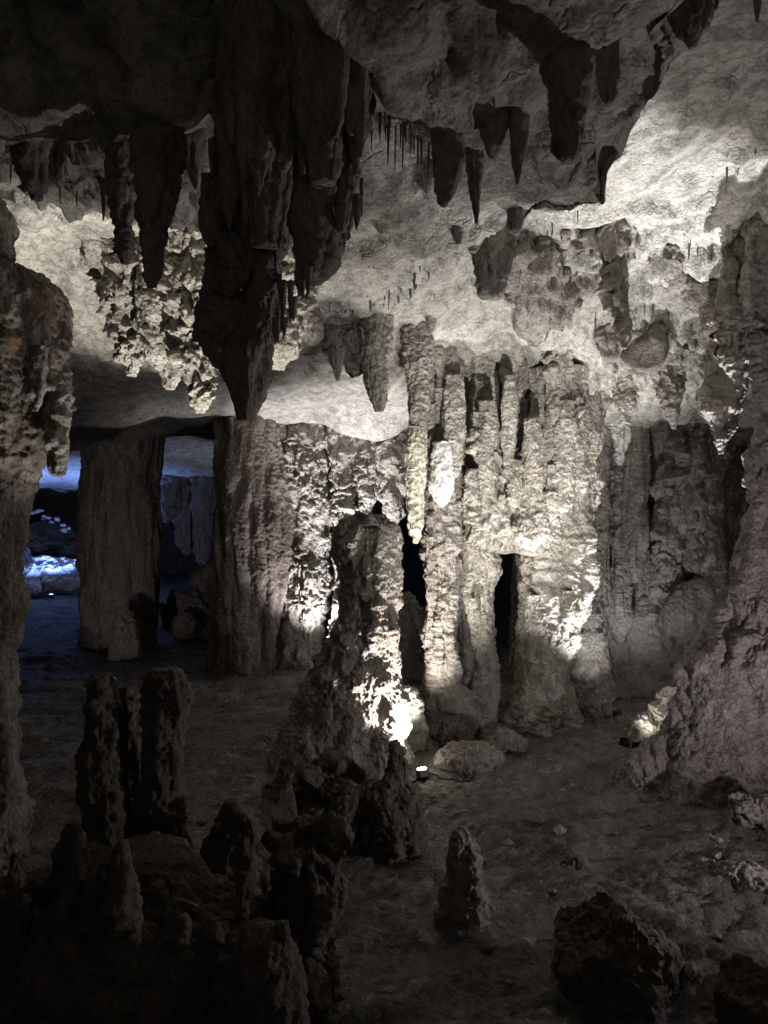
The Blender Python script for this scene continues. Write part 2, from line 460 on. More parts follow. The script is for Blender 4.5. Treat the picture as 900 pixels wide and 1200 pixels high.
o = T(body('limestone_column', [(500, 384, 420), (560, 388, 416), (640, 392, 410), (720, 390, 412), (790, 385, 420)], 11.2, 'cauli', 'pale', root='both'),
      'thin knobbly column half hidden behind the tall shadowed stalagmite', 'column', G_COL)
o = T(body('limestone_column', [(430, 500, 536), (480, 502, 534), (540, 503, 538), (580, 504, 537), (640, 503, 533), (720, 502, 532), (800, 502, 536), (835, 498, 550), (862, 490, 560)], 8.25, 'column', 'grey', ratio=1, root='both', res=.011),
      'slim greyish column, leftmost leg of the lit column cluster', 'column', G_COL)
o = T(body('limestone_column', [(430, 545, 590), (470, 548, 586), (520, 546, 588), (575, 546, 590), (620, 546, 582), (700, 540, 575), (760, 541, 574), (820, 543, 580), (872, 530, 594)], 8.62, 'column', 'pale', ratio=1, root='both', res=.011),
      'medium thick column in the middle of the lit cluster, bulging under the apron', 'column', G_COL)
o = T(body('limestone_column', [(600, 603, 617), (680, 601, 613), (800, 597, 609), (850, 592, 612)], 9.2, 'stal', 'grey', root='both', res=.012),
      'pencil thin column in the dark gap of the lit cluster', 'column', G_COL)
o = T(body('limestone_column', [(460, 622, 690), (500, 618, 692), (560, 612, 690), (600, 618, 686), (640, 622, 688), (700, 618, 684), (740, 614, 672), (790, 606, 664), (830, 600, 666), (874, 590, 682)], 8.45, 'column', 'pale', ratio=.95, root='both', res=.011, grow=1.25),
      'thickest and brightest column on the right of the lit cluster', 'column', G_COL)
o = T(body('limestone_column', [(440, 592, 620), (480, 596, 618), (530, 596, 622), (590, 592, 626), (640, 600, 622)], 8.4, 'popcorn', 'grey', ratio=1, root='ceil', res=.011, grow=1.4),
      'short knobbly column stub hanging between the medium and the brightest column', 'column', G_COL)
# flowstone that fuses the cluster half way up
apron = T(body('flowstone_apron', [(535, 560, 610), (555, 545, 650), (585, 538, 682), (612, 545, 676), (632, 570, 650), (645, 585, 620)], 8.32, 'popcorn', 'pale', ratio=.45, res=.011, grow=1.5),
          'lumpy flowstone apron fusing the lit columns half way up', 'flowstone')
for k, (xa, xb, ya, yb, dd) in enumerate([(505, 532, 548, 594, 7.98), (520, 545, 470, 560, 8.0), (560, 584, 500, 600, 8.05), (612, 636, 520, 640, 8.02), (650, 676, 500, 600, 8.05), (588, 606, 470, 560, 8.0)]):
    x = (xa + xb) / 2
    body('drip_lobe', [(ya - 30, xa + 4, xb - 4), (ya, xa, xb), ((ya + yb) / 2, xa, xb - 2), (yb - 8, xa + 4, xb - 6), (yb, x - 2, x + 2)], dd, 'stal', 'white' if k == 0 else 'pale', parent=apron, res=.01)
def lobes(thing, x0, x1, y0, y1, d, n, seed, wmin=12, wmax=30, mat='pale', rr=.55):
    rg = random.Random(seed)
    for k in range(n):
        x = rg.uniform(x0, x1); y = rg.uniform(y0, y1); w = rg.uniform(wmin, wmax); h = w * rg.uniform(1.2, 3.2)
        u = (x - (x0 + x1) / 2) / max(1, (x1 - x0) / 2 + 8)
        dd = d + rg.uniform(-.03, .05) + .22 * u * u
        body('drip_lobe', [(y - h, x - w * .32, x + w * .32), (y - h * .6, x - w * .4, x + w * .4), (y - h * .25, x - w * .52, x + w * .5), (y - h * .08, x - w * .4, x + w * .38), (y, x - w * .08, x + w * .1)],
             dd, rg.choice(['stal', 'popcorn']), mat, ratio=rr, parent=thing, res=.01, grow=1.8)
cl = {c['label'].split(',')[0]: c for c in COL.objects if 'label' in c}
lobes(apron, 515, 680, 540, 640, 8.0, 6, 3)
lobes(cl['slim greyish column'], 506, 534, 480, 620, 8.02, 2, 5, 8, 16, 'grey')
lobes(cl['medium thick column in the middle of the lit cluster'], 546, 582, 480, 740, 8.32, 4, 8, 10, 20)
lobes(cl['thickest and brightest column on the right of the lit cluster'], 618, 680, 480, 760, 8.06, 8, 9, 12, 24)
S1 = T(body('cave_stalactite', [(428, 474, 506), (445, 478, 503), (500, 480, 500), (520, 482, 498)], 7.95, 'drip', 'grey', root='ceil', res=.009),
      'long stalactite coloured with a shaded grey top and lit cream lower half at the left end of the lit column cluster', 'stalactite')
body('lit_cream_tip', [(500, 481, 499), (514, 477, 500), (550, 475, 499), (575, 476, 497), (605, 478, 497), (625, 481, 493), (637, 485, 490)], 7.93, 'stal', 'cream', parent=S1, res=.008)  # shade above and light below are put into the grey and cream colours
# back wall of fused columns on the right
G_BACK = 'fused columns of the rear rock wall'
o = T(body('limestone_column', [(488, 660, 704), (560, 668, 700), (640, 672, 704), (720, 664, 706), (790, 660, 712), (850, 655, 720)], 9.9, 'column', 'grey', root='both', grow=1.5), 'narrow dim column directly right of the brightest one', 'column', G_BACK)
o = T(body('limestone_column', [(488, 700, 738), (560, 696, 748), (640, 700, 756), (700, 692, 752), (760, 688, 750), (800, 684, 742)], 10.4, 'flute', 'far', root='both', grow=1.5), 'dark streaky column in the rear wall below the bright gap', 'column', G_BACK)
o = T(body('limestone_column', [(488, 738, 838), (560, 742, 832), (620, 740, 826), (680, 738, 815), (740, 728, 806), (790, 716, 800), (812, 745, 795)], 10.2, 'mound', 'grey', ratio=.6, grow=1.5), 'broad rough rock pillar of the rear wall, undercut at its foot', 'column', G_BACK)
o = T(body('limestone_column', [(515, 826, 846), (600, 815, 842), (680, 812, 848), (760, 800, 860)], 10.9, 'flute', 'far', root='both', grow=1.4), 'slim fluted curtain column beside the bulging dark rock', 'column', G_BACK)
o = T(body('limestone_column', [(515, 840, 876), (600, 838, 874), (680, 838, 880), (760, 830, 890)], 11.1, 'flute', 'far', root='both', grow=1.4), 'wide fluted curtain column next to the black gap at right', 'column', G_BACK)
o = T(body('hanging_rock', [(676, 816, 830), (692, 792, 846), (715, 784, 860), (735, 790, 852), (755, 802, 838), (775, 812, 828)], 9.6, 'mound', 'far', ratio=.6, grow=1.5), 'smooth dark shield shaped rock behind the big flowstone slope', 'rock')
rw = [c for c in COL.objects if c.get('label', '').startswith('broad rough rock pillar')][0]
rv = [c for c in COL.objects if c.get('label', '').startswith('dark streaky column')][0]
rr_ = random.Random(4)
for k in range(13):
    x = rr_.uniform(700, 836); w = rr_.uniform(9, 17); y1 = rr_.uniform(600, 780)
    body('flowstone_rib', [(485, x - w * 1.3, x + w * 1.3), (530, x - w, x + w), ((520 + y1) / 2, x - w * .8 + rr_.uniform(-5, 5), x + w * .8 + rr_.uniform(-5, 5)), (y1 - 20, x - w * .9, x + w * .9), (y1, x - w * .3, x + w * .3)],
         (9.95 if x < 745 else 9.62) + rr_.uniform(-.12, .1), rr_.choice(['column', 'flute', 'popcorn']), rr_.choice(['grey', 'far', 'grey']), parent=rw if x > 745 else rv, ratio=1, res=.014, grow=1.4)
# near left column
o = T(body('limestone_column', [(322, -110, 40), (338, -112, 72), (352, -112, 79), (400, -110, 76), (450, -108, 70), (500, -100, 62), (540, -90, 50), (560, -80, 38), (600, -72, 28), (680, -66, 20), (780, -62, 14), (880, -66, 14), (960, -80, 22)], 5.2, 'stal', 'crust', root='floor', res=.009, grow=1.1),
      'near dark column cut by the left edge, with a wide flat head', 'column', G_COL)
o = T(body('limestone_column', [(60, -160, -50), (180, -140, -30), (270, -130, 8), (330, -115, 10)], 5.25, 'column', 'hang', root='ceil'), 'dark hanging rock above the flat headed near column', 'stalactite')
o = T(body('cave_stalactite', [(405, 36, 56), (425, 33, 54), (450, 32, 52), (470, 35, 48), (482, 39, 44)], 4.76, 'popcorn', 'pale', res=.01), 'small pale lump lit on the face of the near left column', 'stalactite')
o = T(body('cave_stalactite', [(452, 52, 78), (470, 55, 82), (500, 54, 78), (535, 55, 77), (550, 60, 76), (558, 64, 70)], 4.98, 'popcorn', 'pale', res=.01), 'pale knobbly stalactite clinging to the right side of the near left column', 'stalactite')

# --- tall shadowed stalagmite
tall = T(body('cave_stalagmite', [(604, 422, 444), (610, 411, 454), (624, 402, 464), (645, 399, 471), (680, 404, 468), (715, 400, 464), (740, 389, 463), (775, 370, 465), (812, 350, 470), (842, 335, 476), (868, 322, 480), (892, 312, 484)], 7.35, 'mound', 'grey', ratio=.55, root='floor', res=.011),
         'tall stalagmite with dark front and glaring right side beside the floor lamp', 'stalagmite')
body('tip', [(601, 433, 435), (606, 430, 438), (616, 424, 446)], 7.2, 'drip', 'grey', parent=tall, res=.008)
body('foot_crust', [(806, 462, 478), (830, 452, 492), (862, 450, 506), (900, 446, 514)], 7.8, 'popcorn', 'pale', ratio=.6, parent=tall, root='floor', res=.01)
# --- big flowstone at right
right = T(body('flowstone_stalagmite', [(440, 915, 975), (480, 905, 975), (525, 892, 975), (545, 884, 985), (590, 888, 990), (640, 867, 1005), (680, 868, 1015), (735, 843, 1035), (775, 802, 1050), (795, 800, 1060), (835, 794, 1075), (862, 780, 1090), (884, 758, 1110), (902, 742, 1130), (918, 730, 1140)], 6.85, 'mound', 'pink', ratio=.55, root='floor', res=.012),
          'massive mauve grey flowstone stalagmite cut by the right edge', 'stalagmite')
T(body('cave_stalagmite', [(806, 782, 794), (826, 768, 799), (852, 748, 806), (878, 728, 814)], 7.95, 'stal', 'pale', ratio=.5, root='floor', res=.01), 'small wedge of bright rock lit behind the big mauve flowstone', 'rock')
T(boulder('rough_boulder', (851, 924, 930, 992), 5.75, 'pink', rough=2.0, cuts=3), 'shaggy rough boulder at the foot of the mauve flowstone', 'boulder')

# --- foreground stalagmites
G_FG = 'dark stalagmites in the near left corner'
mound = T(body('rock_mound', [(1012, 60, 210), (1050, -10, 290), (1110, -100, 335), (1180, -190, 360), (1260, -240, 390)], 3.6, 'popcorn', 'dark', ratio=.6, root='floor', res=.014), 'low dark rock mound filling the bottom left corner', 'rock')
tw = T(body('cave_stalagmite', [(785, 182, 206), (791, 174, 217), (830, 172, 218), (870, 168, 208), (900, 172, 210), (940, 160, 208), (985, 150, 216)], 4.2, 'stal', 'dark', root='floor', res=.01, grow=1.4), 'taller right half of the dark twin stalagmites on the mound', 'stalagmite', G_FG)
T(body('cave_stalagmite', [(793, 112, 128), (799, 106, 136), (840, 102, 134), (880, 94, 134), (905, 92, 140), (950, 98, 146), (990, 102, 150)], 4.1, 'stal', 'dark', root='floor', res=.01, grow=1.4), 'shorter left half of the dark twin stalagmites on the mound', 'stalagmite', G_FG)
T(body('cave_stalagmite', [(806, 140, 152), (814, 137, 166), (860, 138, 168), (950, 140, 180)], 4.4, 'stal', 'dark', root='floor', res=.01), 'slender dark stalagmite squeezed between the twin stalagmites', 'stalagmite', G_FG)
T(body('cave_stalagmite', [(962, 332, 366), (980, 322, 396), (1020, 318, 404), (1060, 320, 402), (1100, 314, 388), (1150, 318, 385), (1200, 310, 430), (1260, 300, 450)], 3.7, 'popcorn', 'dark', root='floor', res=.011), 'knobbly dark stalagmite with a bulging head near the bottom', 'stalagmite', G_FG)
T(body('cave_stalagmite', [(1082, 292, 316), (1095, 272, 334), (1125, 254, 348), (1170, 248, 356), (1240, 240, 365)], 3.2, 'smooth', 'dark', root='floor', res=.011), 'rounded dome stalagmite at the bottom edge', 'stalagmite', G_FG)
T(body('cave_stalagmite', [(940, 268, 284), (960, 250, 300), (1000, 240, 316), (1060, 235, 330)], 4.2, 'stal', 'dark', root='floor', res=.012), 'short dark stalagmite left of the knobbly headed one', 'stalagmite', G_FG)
rj = random.Random(77)
for k in range(11):
    x = 10 + k * 33 + rj.uniform(-12, 12); y = 1035 + rj.uniform(-55, 70) - (20 if k < 6 else 0); w = rj.uniform(16, 30); h = rj.uniform(60, 130)
    T(body('cave_stalagmite', [(y, x - 3, x + 4), (y + 10, x - w * .3, x + w * .32), (y + h * .5, x - w * .55, x + w * .5), (y + h, x - w * .8, x + w * .85), (y + h + 60, x - w, x + w)],
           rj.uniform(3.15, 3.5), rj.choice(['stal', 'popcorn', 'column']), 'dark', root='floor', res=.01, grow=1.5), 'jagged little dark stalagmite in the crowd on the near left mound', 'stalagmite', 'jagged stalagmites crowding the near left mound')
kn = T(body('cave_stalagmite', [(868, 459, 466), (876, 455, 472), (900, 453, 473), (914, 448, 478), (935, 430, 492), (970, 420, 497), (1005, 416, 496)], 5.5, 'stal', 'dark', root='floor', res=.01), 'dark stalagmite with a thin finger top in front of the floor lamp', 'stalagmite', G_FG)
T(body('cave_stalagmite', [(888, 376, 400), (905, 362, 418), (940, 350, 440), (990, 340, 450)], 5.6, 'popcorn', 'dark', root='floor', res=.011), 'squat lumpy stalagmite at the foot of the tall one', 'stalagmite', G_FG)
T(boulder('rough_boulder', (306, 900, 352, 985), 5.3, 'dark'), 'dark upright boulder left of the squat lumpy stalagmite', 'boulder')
T(body('cave_stalagmite', [(969, 538, 546), (974, 532, 552), (990, 528, 556), (1020, 523, 562), (1060, 517, 569), (1096, 512, 574)], 4.45, 'stal', 'pink', root='floor', res=.008), 'small cone stalagmite standing alone on the open floor', 'stalagmite')
T(body('cave_stalagmite', [(711, 143, 148), (725, 134, 158), (750, 130, 165), (785, 127, 168)], 12.2, 'stal', 'far', root='floor', res=.014), 'short pointed stalagmite in front of the lone fluted column', 'stalagmite')

# --- boulders
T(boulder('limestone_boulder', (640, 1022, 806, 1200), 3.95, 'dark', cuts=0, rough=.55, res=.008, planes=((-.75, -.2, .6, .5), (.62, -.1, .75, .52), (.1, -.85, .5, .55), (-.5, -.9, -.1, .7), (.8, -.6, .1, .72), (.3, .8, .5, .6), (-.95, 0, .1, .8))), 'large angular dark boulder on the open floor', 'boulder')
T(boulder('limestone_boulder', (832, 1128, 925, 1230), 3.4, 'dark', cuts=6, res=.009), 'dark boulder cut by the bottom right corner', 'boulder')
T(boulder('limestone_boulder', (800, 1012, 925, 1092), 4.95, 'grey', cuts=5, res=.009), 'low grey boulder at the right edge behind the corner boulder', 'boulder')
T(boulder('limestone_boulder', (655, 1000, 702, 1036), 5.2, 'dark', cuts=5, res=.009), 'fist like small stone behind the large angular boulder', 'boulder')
T(boulder('limestone_boulder', (790, 1040, 830, 1072), 4.9, 'dark', cuts=5, res=.009), 'small stone leaning on the low grey boulder', 'boulder')
T(boulder('limestone_boulder', (507, 868, 594, 924), 7.2, 'grey', cuts=5, rough=.7, res=.009), 'squarish block beside the floor lamp, bright on its left end', 'boulder')
T(boulder('limestone_boulder', (572, 853, 618, 893), 7.6, 'grey', cuts=4, rough=.6, res=.009), 'rounded boulder behind the squarish block', 'boulder')
T(boulder('limestone_boulder', (512, 836, 566, 880), 7.85, 'dark', cuts=4, rough=.8, res=.009), 'shadowed boulder at the foot of the slim column', 'boulder')
T(boulder('limestone_boulder', (680, 800, 720, 866), 8.7, 'grey', cuts=5, res=.009), 'upright egg shaped boulder at the foot of the rear wall', 'boulder')
T(boulder('limestone_boulder', (702, 850, 752, 882), 8.3, 'grey', cuts=6, res=.009), 'flat slab lying left of the bright wedge', 'boulder')
T(boulder('limestone_boulder', (228, 812, 308, 850), 9.9, 'grey', cuts=6, res=.012), 'long low boulder alone on the dark left floor', 'boulder')
T(boulder('limestone_boulder', (458, 690, 512, 786), 10.6, 'grey', cuts=3, rough=.6), 'pale rounded rock seen in the dark opening beside the tall stalagmite', 'boulder')
for k, (bx, dd) in enumerate([((194, 680, 266, 756), 14.6), ((220, 654, 262, 704), 14.8), ((200, 716, 240, 756), 13.9), ((184, 700, 212, 746), 15.2), ((234, 722, 264, 760), 13.6)]):
    T(boulder('rubble_boulder', bx, dd, 'far', cuts=8, rough=1.5), ['biggest boulder of the rubble pile left of the brown grooved column', 'topmost boulder of the rubble pile left of the brown grooved column', 'small boulder low at the left of the rubble pile',
      'far boulder behind the rubble pile beside the lone column', 'boulder of the rubble pile touching the brown grooved column'][k], 'boulder', 'rubble pile by the grooved column')
for k, (bx, dd) in enumerate([((38, 650, 100, 694), 21.5), ((8, 660, 50, 698), 20.8), ((20, 640, 44, 676), 22.5)]):
    T(boulder('flowstone_boulder', bx, dd, 'white', cuts=6, rough=2.2), ['wide blue lit mound next to the lone column', 'blue lit mound beside the near left column', 'pointed blue lit rock between the two blue mounds'][k], 'boulder', 'blue lit rocks in the far chamber')

T(boulder('rock_ledge', (8, 606, 104, 668), 23.6, 'dark', cuts=4, rough=1.5), 'dark rock ledge above the blue lit mounds', 'rock')
for k in range(16):
    x = 28 + k * 3.6 + random.uniform(-4, 4); y = 594 + (x - 28) * .5 + random.uniform(-6, 8); w_ = random.uniform(2.2, 5)
    T(boulder('ledge_stone', (x - w_ * random.uniform(.6, 1.2), y - w_ * random.uniform(.3, .9), x + w_, y + w_ * .5), 22.9, 'grey', cuts=8, rough=2, res=.03), 'small glinting blue stone on the dark ledge above the blue mounds', 'stone', 'blue glinting stones on the dark ledge')

# --- stalactites
def hang(rows, label, d=None, style='stal', mat='hang', cat='stalactite', group=None, res=.012, name='cave_stalactite', **kw):
    if d is None:
        d = march((rows[0][1] + rows[0][2]) / 2, rows[0][0])
    return T(body(name, rows, d, style, mat, root='ceil', res=res, **kw), label, cat, group)

G_BIG = 'dark stalactites of the large hanging mass'
big1 = hang([(-60, 325, 435), (60, 335, 434), (130, 338, 432), (180, 340, 422), (240, 342, 408), (285, 350, 392), (315, 352, 386), (326, 358, 378), (332, 364, 372)], 'thick dark stalactite at the right of the large hanging mass', 2.95, 'column', group=G_BIG, res=.008, grow=1.6)
hang([(-60, 262, 350), (80, 285, 358), (180, 268, 350), (240, 268, 336), (300, 250, 328), (350, 238, 322), (385, 234, 316), (410, 242, 310), (440, 260, 306), (470, 274, 301), (491, 282, 294)], 'longest dark stalactite of the large hanging mass, tapering far down', 3.05, 'column', group=G_BIG, res=.008, grow=1.15)
hang([(-60, 392, 440), (60, 398, 436), (160, 396, 424), (230, 392, 412), (272, 396, 404)], 'ribbed dark stalactite on the right flank of the hanging mass', 2.85, 'drip', group=G_BIG, res=.008, grow=1.6)
hang([(60, 262, 310), (150, 264, 306), (210, 268, 304), (250, 272, 296)], 'short dark stalactite bridging the left of the hanging mass', 3.0, 'column', group=G_BIG, res=.008, grow=1.6)
hang([(-60, 300, 345), (60, 304, 346), (150, 300, 340), (230, 296, 330), (290, 300, 322)], 'rib like dark stalactite down the middle of the hanging mass', 2.75, 'flute', group=G_BIG, res=.008, grow=1.6)
hang([(-60, 356, 398), (80, 360, 396), (170, 362, 392), (215, 366, 386)], 'upper dark rib on the right half of the hanging mass', 2.72, 'flute', group=G_BIG, res=.008, grow=1.6)
hang([(200, 384, 414), (240, 386, 412), (275, 388, 408), (286, 394, 402)], 'ragged dark fringe at the lower right of the hanging mass', 2.95, 'drip', group=G_BIG, res=.006, grow=1.4)
rg = random.Random(21)
for k in range(22):
    x = rg.uniform(262, 424); w = rg.uniform(9, 22); y1 = rg.uniform(90, 200) + (110 if x < 340 else 60) * rg.random()
    body('drip_rib', [(-60, x - w * .8 + 8, x + w * .8 + 8), (y1 * .5, x - w * .7, x + w * .7), (y1 * .85, x - w * .5, x + w * .5), (y1, x - 2, x + 2)],
         rg.uniform(2.66, 2.82), rg.choice(['stal', 'flute', 'drip']), 'hang', parent=big1, res=.007, grow=1.8)
for k in range(12):
    y = rg.uniform(250, 430); x = rg.uniform(246, 312) + (y - 330) * .2; w = rg.uniform(14, 26)
    body('drip_rib', [(y - 70, x - w * .5, x + w * .5), (y - 20, x - w * .6, x + w * .6), (y, x - 3, x + 3)], 2.84, 'popcorn', 'hang', parent=big1, res=.007, grow=1.6)
for k in range(34):
    x = rg.uniform(240, 425); y = (270 + (x - 225) * 2.2 if x < 300 else 440 - (x - 300) * 1.5) - rg.uniform(-15, 190) * rg.random()
    w = rg.uniform(4, 10); h = rg.uniform(14, 52)
    body('drip_tip', [(y - h, x - w * .6, x + w * .6), (y - h * .5, x - w * .45, x + w * .4), (y - h * .3, x - w * .3, x + w * .36), (y, x - .8, x + .8)], rg.uniform(2.8, 2.95), 'drip', 'hang', parent=big1, res=.005, grow=1.5)
G_L = 'dark stalactite cluster at upper left'
hang([(150, 160, 212), (190, 157, 213), (235, 164, 204), (280, 166, 196), (315, 168, 190), (336, 173, 184)], 'lumpy dark stalactite, fattest of the upper left cluster', None, 'stal', group=G_L, res=.01)
hang([(170, 124, 160), (215, 124, 156), (255, 130, 156), (262, 135, 152), (285, 137, 158), (300, 138, 156), (309, 144, 150)], 'dark stalactite with bottle shaped tip in the upper left cluster', None, 'stal', group=G_L, res=.008)
hang([(170, 208, 240), (190, 214, 236), (205, 222, 233), (222, 228, 231)], 'thin pointed dark stalactite between the cluster and the hanging mass', None, 'drip', group=G_L, res=.008)
hang([(170, 14, 58), (200, 22, 52), (225, 30, 52), (234, 38, 48)], 'stubby dark stalactite near the left edge under the shelf', None, 'stal', group=G_L, res=.008)
hang([(200, 118, 140), (235, 119, 126), (258, 120, 122)], 'needle thin stalactite left of the bottle tipped one', None, 'drip', group=G_L, res=.008)
G_LIT = 'brightly lit pale stalactites at left'
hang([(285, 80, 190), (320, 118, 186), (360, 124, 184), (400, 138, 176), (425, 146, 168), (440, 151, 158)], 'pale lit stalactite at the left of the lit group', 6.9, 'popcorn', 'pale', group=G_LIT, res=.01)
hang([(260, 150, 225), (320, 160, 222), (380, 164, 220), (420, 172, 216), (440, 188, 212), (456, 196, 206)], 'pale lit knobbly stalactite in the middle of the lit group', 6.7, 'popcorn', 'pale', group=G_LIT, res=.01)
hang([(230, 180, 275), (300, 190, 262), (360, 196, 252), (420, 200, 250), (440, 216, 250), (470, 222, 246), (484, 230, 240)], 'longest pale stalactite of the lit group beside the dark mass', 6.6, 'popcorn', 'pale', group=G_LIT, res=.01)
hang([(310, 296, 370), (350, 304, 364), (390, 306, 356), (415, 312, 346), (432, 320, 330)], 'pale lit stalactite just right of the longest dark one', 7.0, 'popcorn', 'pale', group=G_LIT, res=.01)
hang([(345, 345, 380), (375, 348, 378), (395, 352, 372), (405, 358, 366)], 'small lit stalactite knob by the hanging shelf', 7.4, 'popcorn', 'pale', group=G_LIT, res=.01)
# shelf with hanging point, middle
hang([(372, 372, 462), (392, 376, 460), (405, 384, 456), (420, 398, 452), (430, 420, 450)], 'dark hanging ledge in the middle of the ceiling', 7.9, 'column', 'hang', cat='ledge', name='hanging_ledge', ratio=.4)
hang([(405, 420, 458), (420, 424, 456), (450, 430, 455), (470, 434, 452), (482, 440, 448)], 'dark stalactite hanging from the middle ledge', 7.75, 'stal', 'hang', res=.009)
hang([(415, 385, 402), (430, 390, 400), (446, 394, 397)], 'little stalactite under the left of the middle ledge', 7.85, 'drip', 'hang', res=.008)
hang([(366, 497, 512), (380, 500, 510), (391, 503, 506)], 'tiny dark stalactite alone on the bright ceiling above the columns', None, 'drip', 'hang', res=.008)
# under the shelf at upper right
G_R = 'dark stalactites under the shelf at upper right'
hang([(70, 638, 694), (110, 641, 690), (150, 644, 686), (172, 647, 681), (185, 652, 676), (191, 660, 670)], 'thick club shaped stalactite under the shelf', None, 'stal', 'hang', group=G_R, res=.008, grow=1.3)
hang([(120, 596, 622), (160, 599, 618), (190, 601, 612), (216, 605, 608)], 'pointed stalactite left of the club shaped one', None, 'drip', 'hang', group=G_R, res=.008)
hang([(120, 564, 596), (150, 566, 592), (175, 572, 584), (186, 577, 581)], 'ragged short stalactite with a broad root under the shelf', None, 'column', 'hang', group=G_R, res=.008)
hang([(60, 698, 726), (90, 702, 724), (110, 706, 722), (121, 711, 717)], 'blunt small stalactite right of the club shaped one', None, 'stal', 'hang', group=G_R, res=.008)
hang([(-30, 782, 850), (0, 783, 846), (25, 790, 832), (45, 802, 822), (56, 808, 814)], 'stubby broad stalactite at the top edge by the shelf corner', None, 'stal', 'hang', group=G_R, res=.008)
hang([(-20, 882, 894), (10, 884, 891), (27, 886, 888)], 'thin stalactite at the top right corner', None, 'drip', 'hang', group=G_R, res=.008)
hang([(150, 506, 545), (185, 509, 543), (215, 511, 536), (236, 514, 528), (242, 518, 523)], 'ribbed broad stalactite under the shelf step', None, 'drip', 'hang', group=G_R, res=.008)
hang([(180, 545, 566), (210, 550, 564), (240, 553, 562), (262, 557, 560)], 'narrow stalactite beside the ribbed broad one', None, 'stal', 'hang', group=G_R, res=.008)
hang([(240, 518, 548), (258, 522, 545), (274, 530, 542), (286, 535, 539)], 'small wedge stalactite above the dark tooth stalactite', 4.75, 'stal', 'hang', group=G_R, res=.008)
hang([(255, 595, 614), (262, 594, 613), (270, 596, 612), (275, 602, 607)], 'round knob hanging from the edge of the shelf', 4.6, 'smooth', 'hang', group=G_R, res=.008)
hang([(262, 545, 572), (280, 546, 566), (295, 550, 558)], 'dark stub behind the round knob', 5.0, 'stal', 'hang', group=G_R, res=.008)
hang([(272, 560, 602), (300, 557, 598), (325, 560, 592), (340, 567, 588), (348, 575, 582)], 'dark tooth shaped stalactite below the shelf edge', 5.3, 'column', 'hang', group=G_R, res=.008, grow=.9)
# drip formations on the bright ceiling, right
G_C = 'drip formations on the bright ceiling at right'
spec = [
 ([(300, 600, 662), (330, 600, 660), (360, 606, 655), (385, 612, 645), (402, 622, 636)], 6.9, 'popcorn', 'grey', 'wide knobbly cluster on the bright ceiling right of the tooth stalactite'),
 ([(340, 640, 672), (360, 644, 668), (385, 648, 664)], 7.2, 'popcorn', 'grey', 'small knobbly cluster beside the wide one'),
 ([(318, 672, 710), (330, 674, 712), (342, 684, 706)], 6.5, 'popcorn', 'hang', 'dark blister at the head of the crooked drip'),
 ([(325, 704, 736), (350, 710, 736), (380, 722, 740), (400, 726, 738), (408, 730, 734)], 6.6, 'popcorn', 'hang', 'dark crooked drip stalactite on the bright ceiling'),
 ([(400, 715, 748), (415, 712, 752), (432, 716, 742), (445, 722, 730)], 7.4, 'popcorn', 'grey', 'rounded lump below the crooked drip'),
 ([(430, 716, 745), (455, 720, 742), (480, 724, 740), (496, 730, 735)], 8.2, 'popcorn', 'pale', 'pale drip stalactite above the bright gap in the rear wall'),
 ([(455, 770, 800), (475, 776, 796), (492, 784, 794), (503, 788, 791)], 8.1, 'stal', 'grey', 'slanting small drip stalactite over the rear wall'),
 ([(400, 768, 806), (425, 770, 800), (450, 776, 796), (465, 782, 790)], 7.4, 'popcorn', 'grey', 'rough drip cluster right of the rounded lump'),
 ([(335, 800, 850), (370, 802, 846), (410, 806, 842), (450, 812, 836), (470, 820, 830)], 6.6, 'popcorn', 'grey', 'long lumpy stalactite in the right hand group'),
 ([(310, 846, 880), (350, 848, 880), (400, 850, 878), (440, 856, 872), (458, 862, 868)], 6.4, 'popcorn', 'grey', 'ribbed stalactite with a blunt end near the right edge'),
 ([(350, 876, 905), (400, 878, 906), (440, 882, 904), (470, 888, 898)], 6.3, 'column', 'hang', 'dark stalactite touching the right edge'),
 ([(440, 826, 862), (470, 828, 860), (500, 832, 858), (520, 838, 852), (532, 843, 848)], 7.2, 'popcorn', 'grey', 'ragged stalactite pointing at the fluted curtain columns'),
 ([(280, 690, 725), (292, 694, 722), (302, 702, 714)], 6.0, 'popcorn', 'grey', 'low blister high on the bright ceiling'),
 ([(310, 760, 800), (330, 764, 796), (352, 772, 788)], 6.4, 'popcorn', 'grey', 'low blister left of the long lumpy stalactite'),
 ([(455, 640, 668), (475, 644, 664), (498, 650, 658)], 8.1, 'popcorn', 'pale', 'pale knobbly drip at the top of the brightest column'),
 ([(455, 690, 716), (480, 694, 712), (500, 700, 708)], 8.4, 'popcorn', 'grey', 'short drip between the brightest column and the bright gap'),
]
for k, (rows, dd, st_, mt_, lb) in enumerate(spec):
    fl = rows[-1][0] < 480 and k not in (3, 9, 10)
    if fl:
        w_ = rows[0][2] - rows[0][1]; y_, a_, b_ = rows[-1]; m_ = (a_ + b_) / 2
        rows = rows[:-1] + [(y_, m_ - .2 * w_, m_ + .2 * w_)]
    hang(rows, lb, dd, st_, mt_, group=G_C, res=.01, ratio=.55, follow=fl, grow=1.7)
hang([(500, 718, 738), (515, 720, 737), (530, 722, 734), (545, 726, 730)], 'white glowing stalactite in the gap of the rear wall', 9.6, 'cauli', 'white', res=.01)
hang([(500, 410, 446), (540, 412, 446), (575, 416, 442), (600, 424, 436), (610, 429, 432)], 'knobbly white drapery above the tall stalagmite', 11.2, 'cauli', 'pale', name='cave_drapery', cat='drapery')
hang([(500, 440, 478), (540, 442, 478), (580, 446, 476), (605, 452, 470), (618, 460, 464)], 'knobbly drapery with a glaring white hem right of the tall stalagmite', 11.1, 'popcorn', 'pale', name='cave_drapery', cat='drapery')
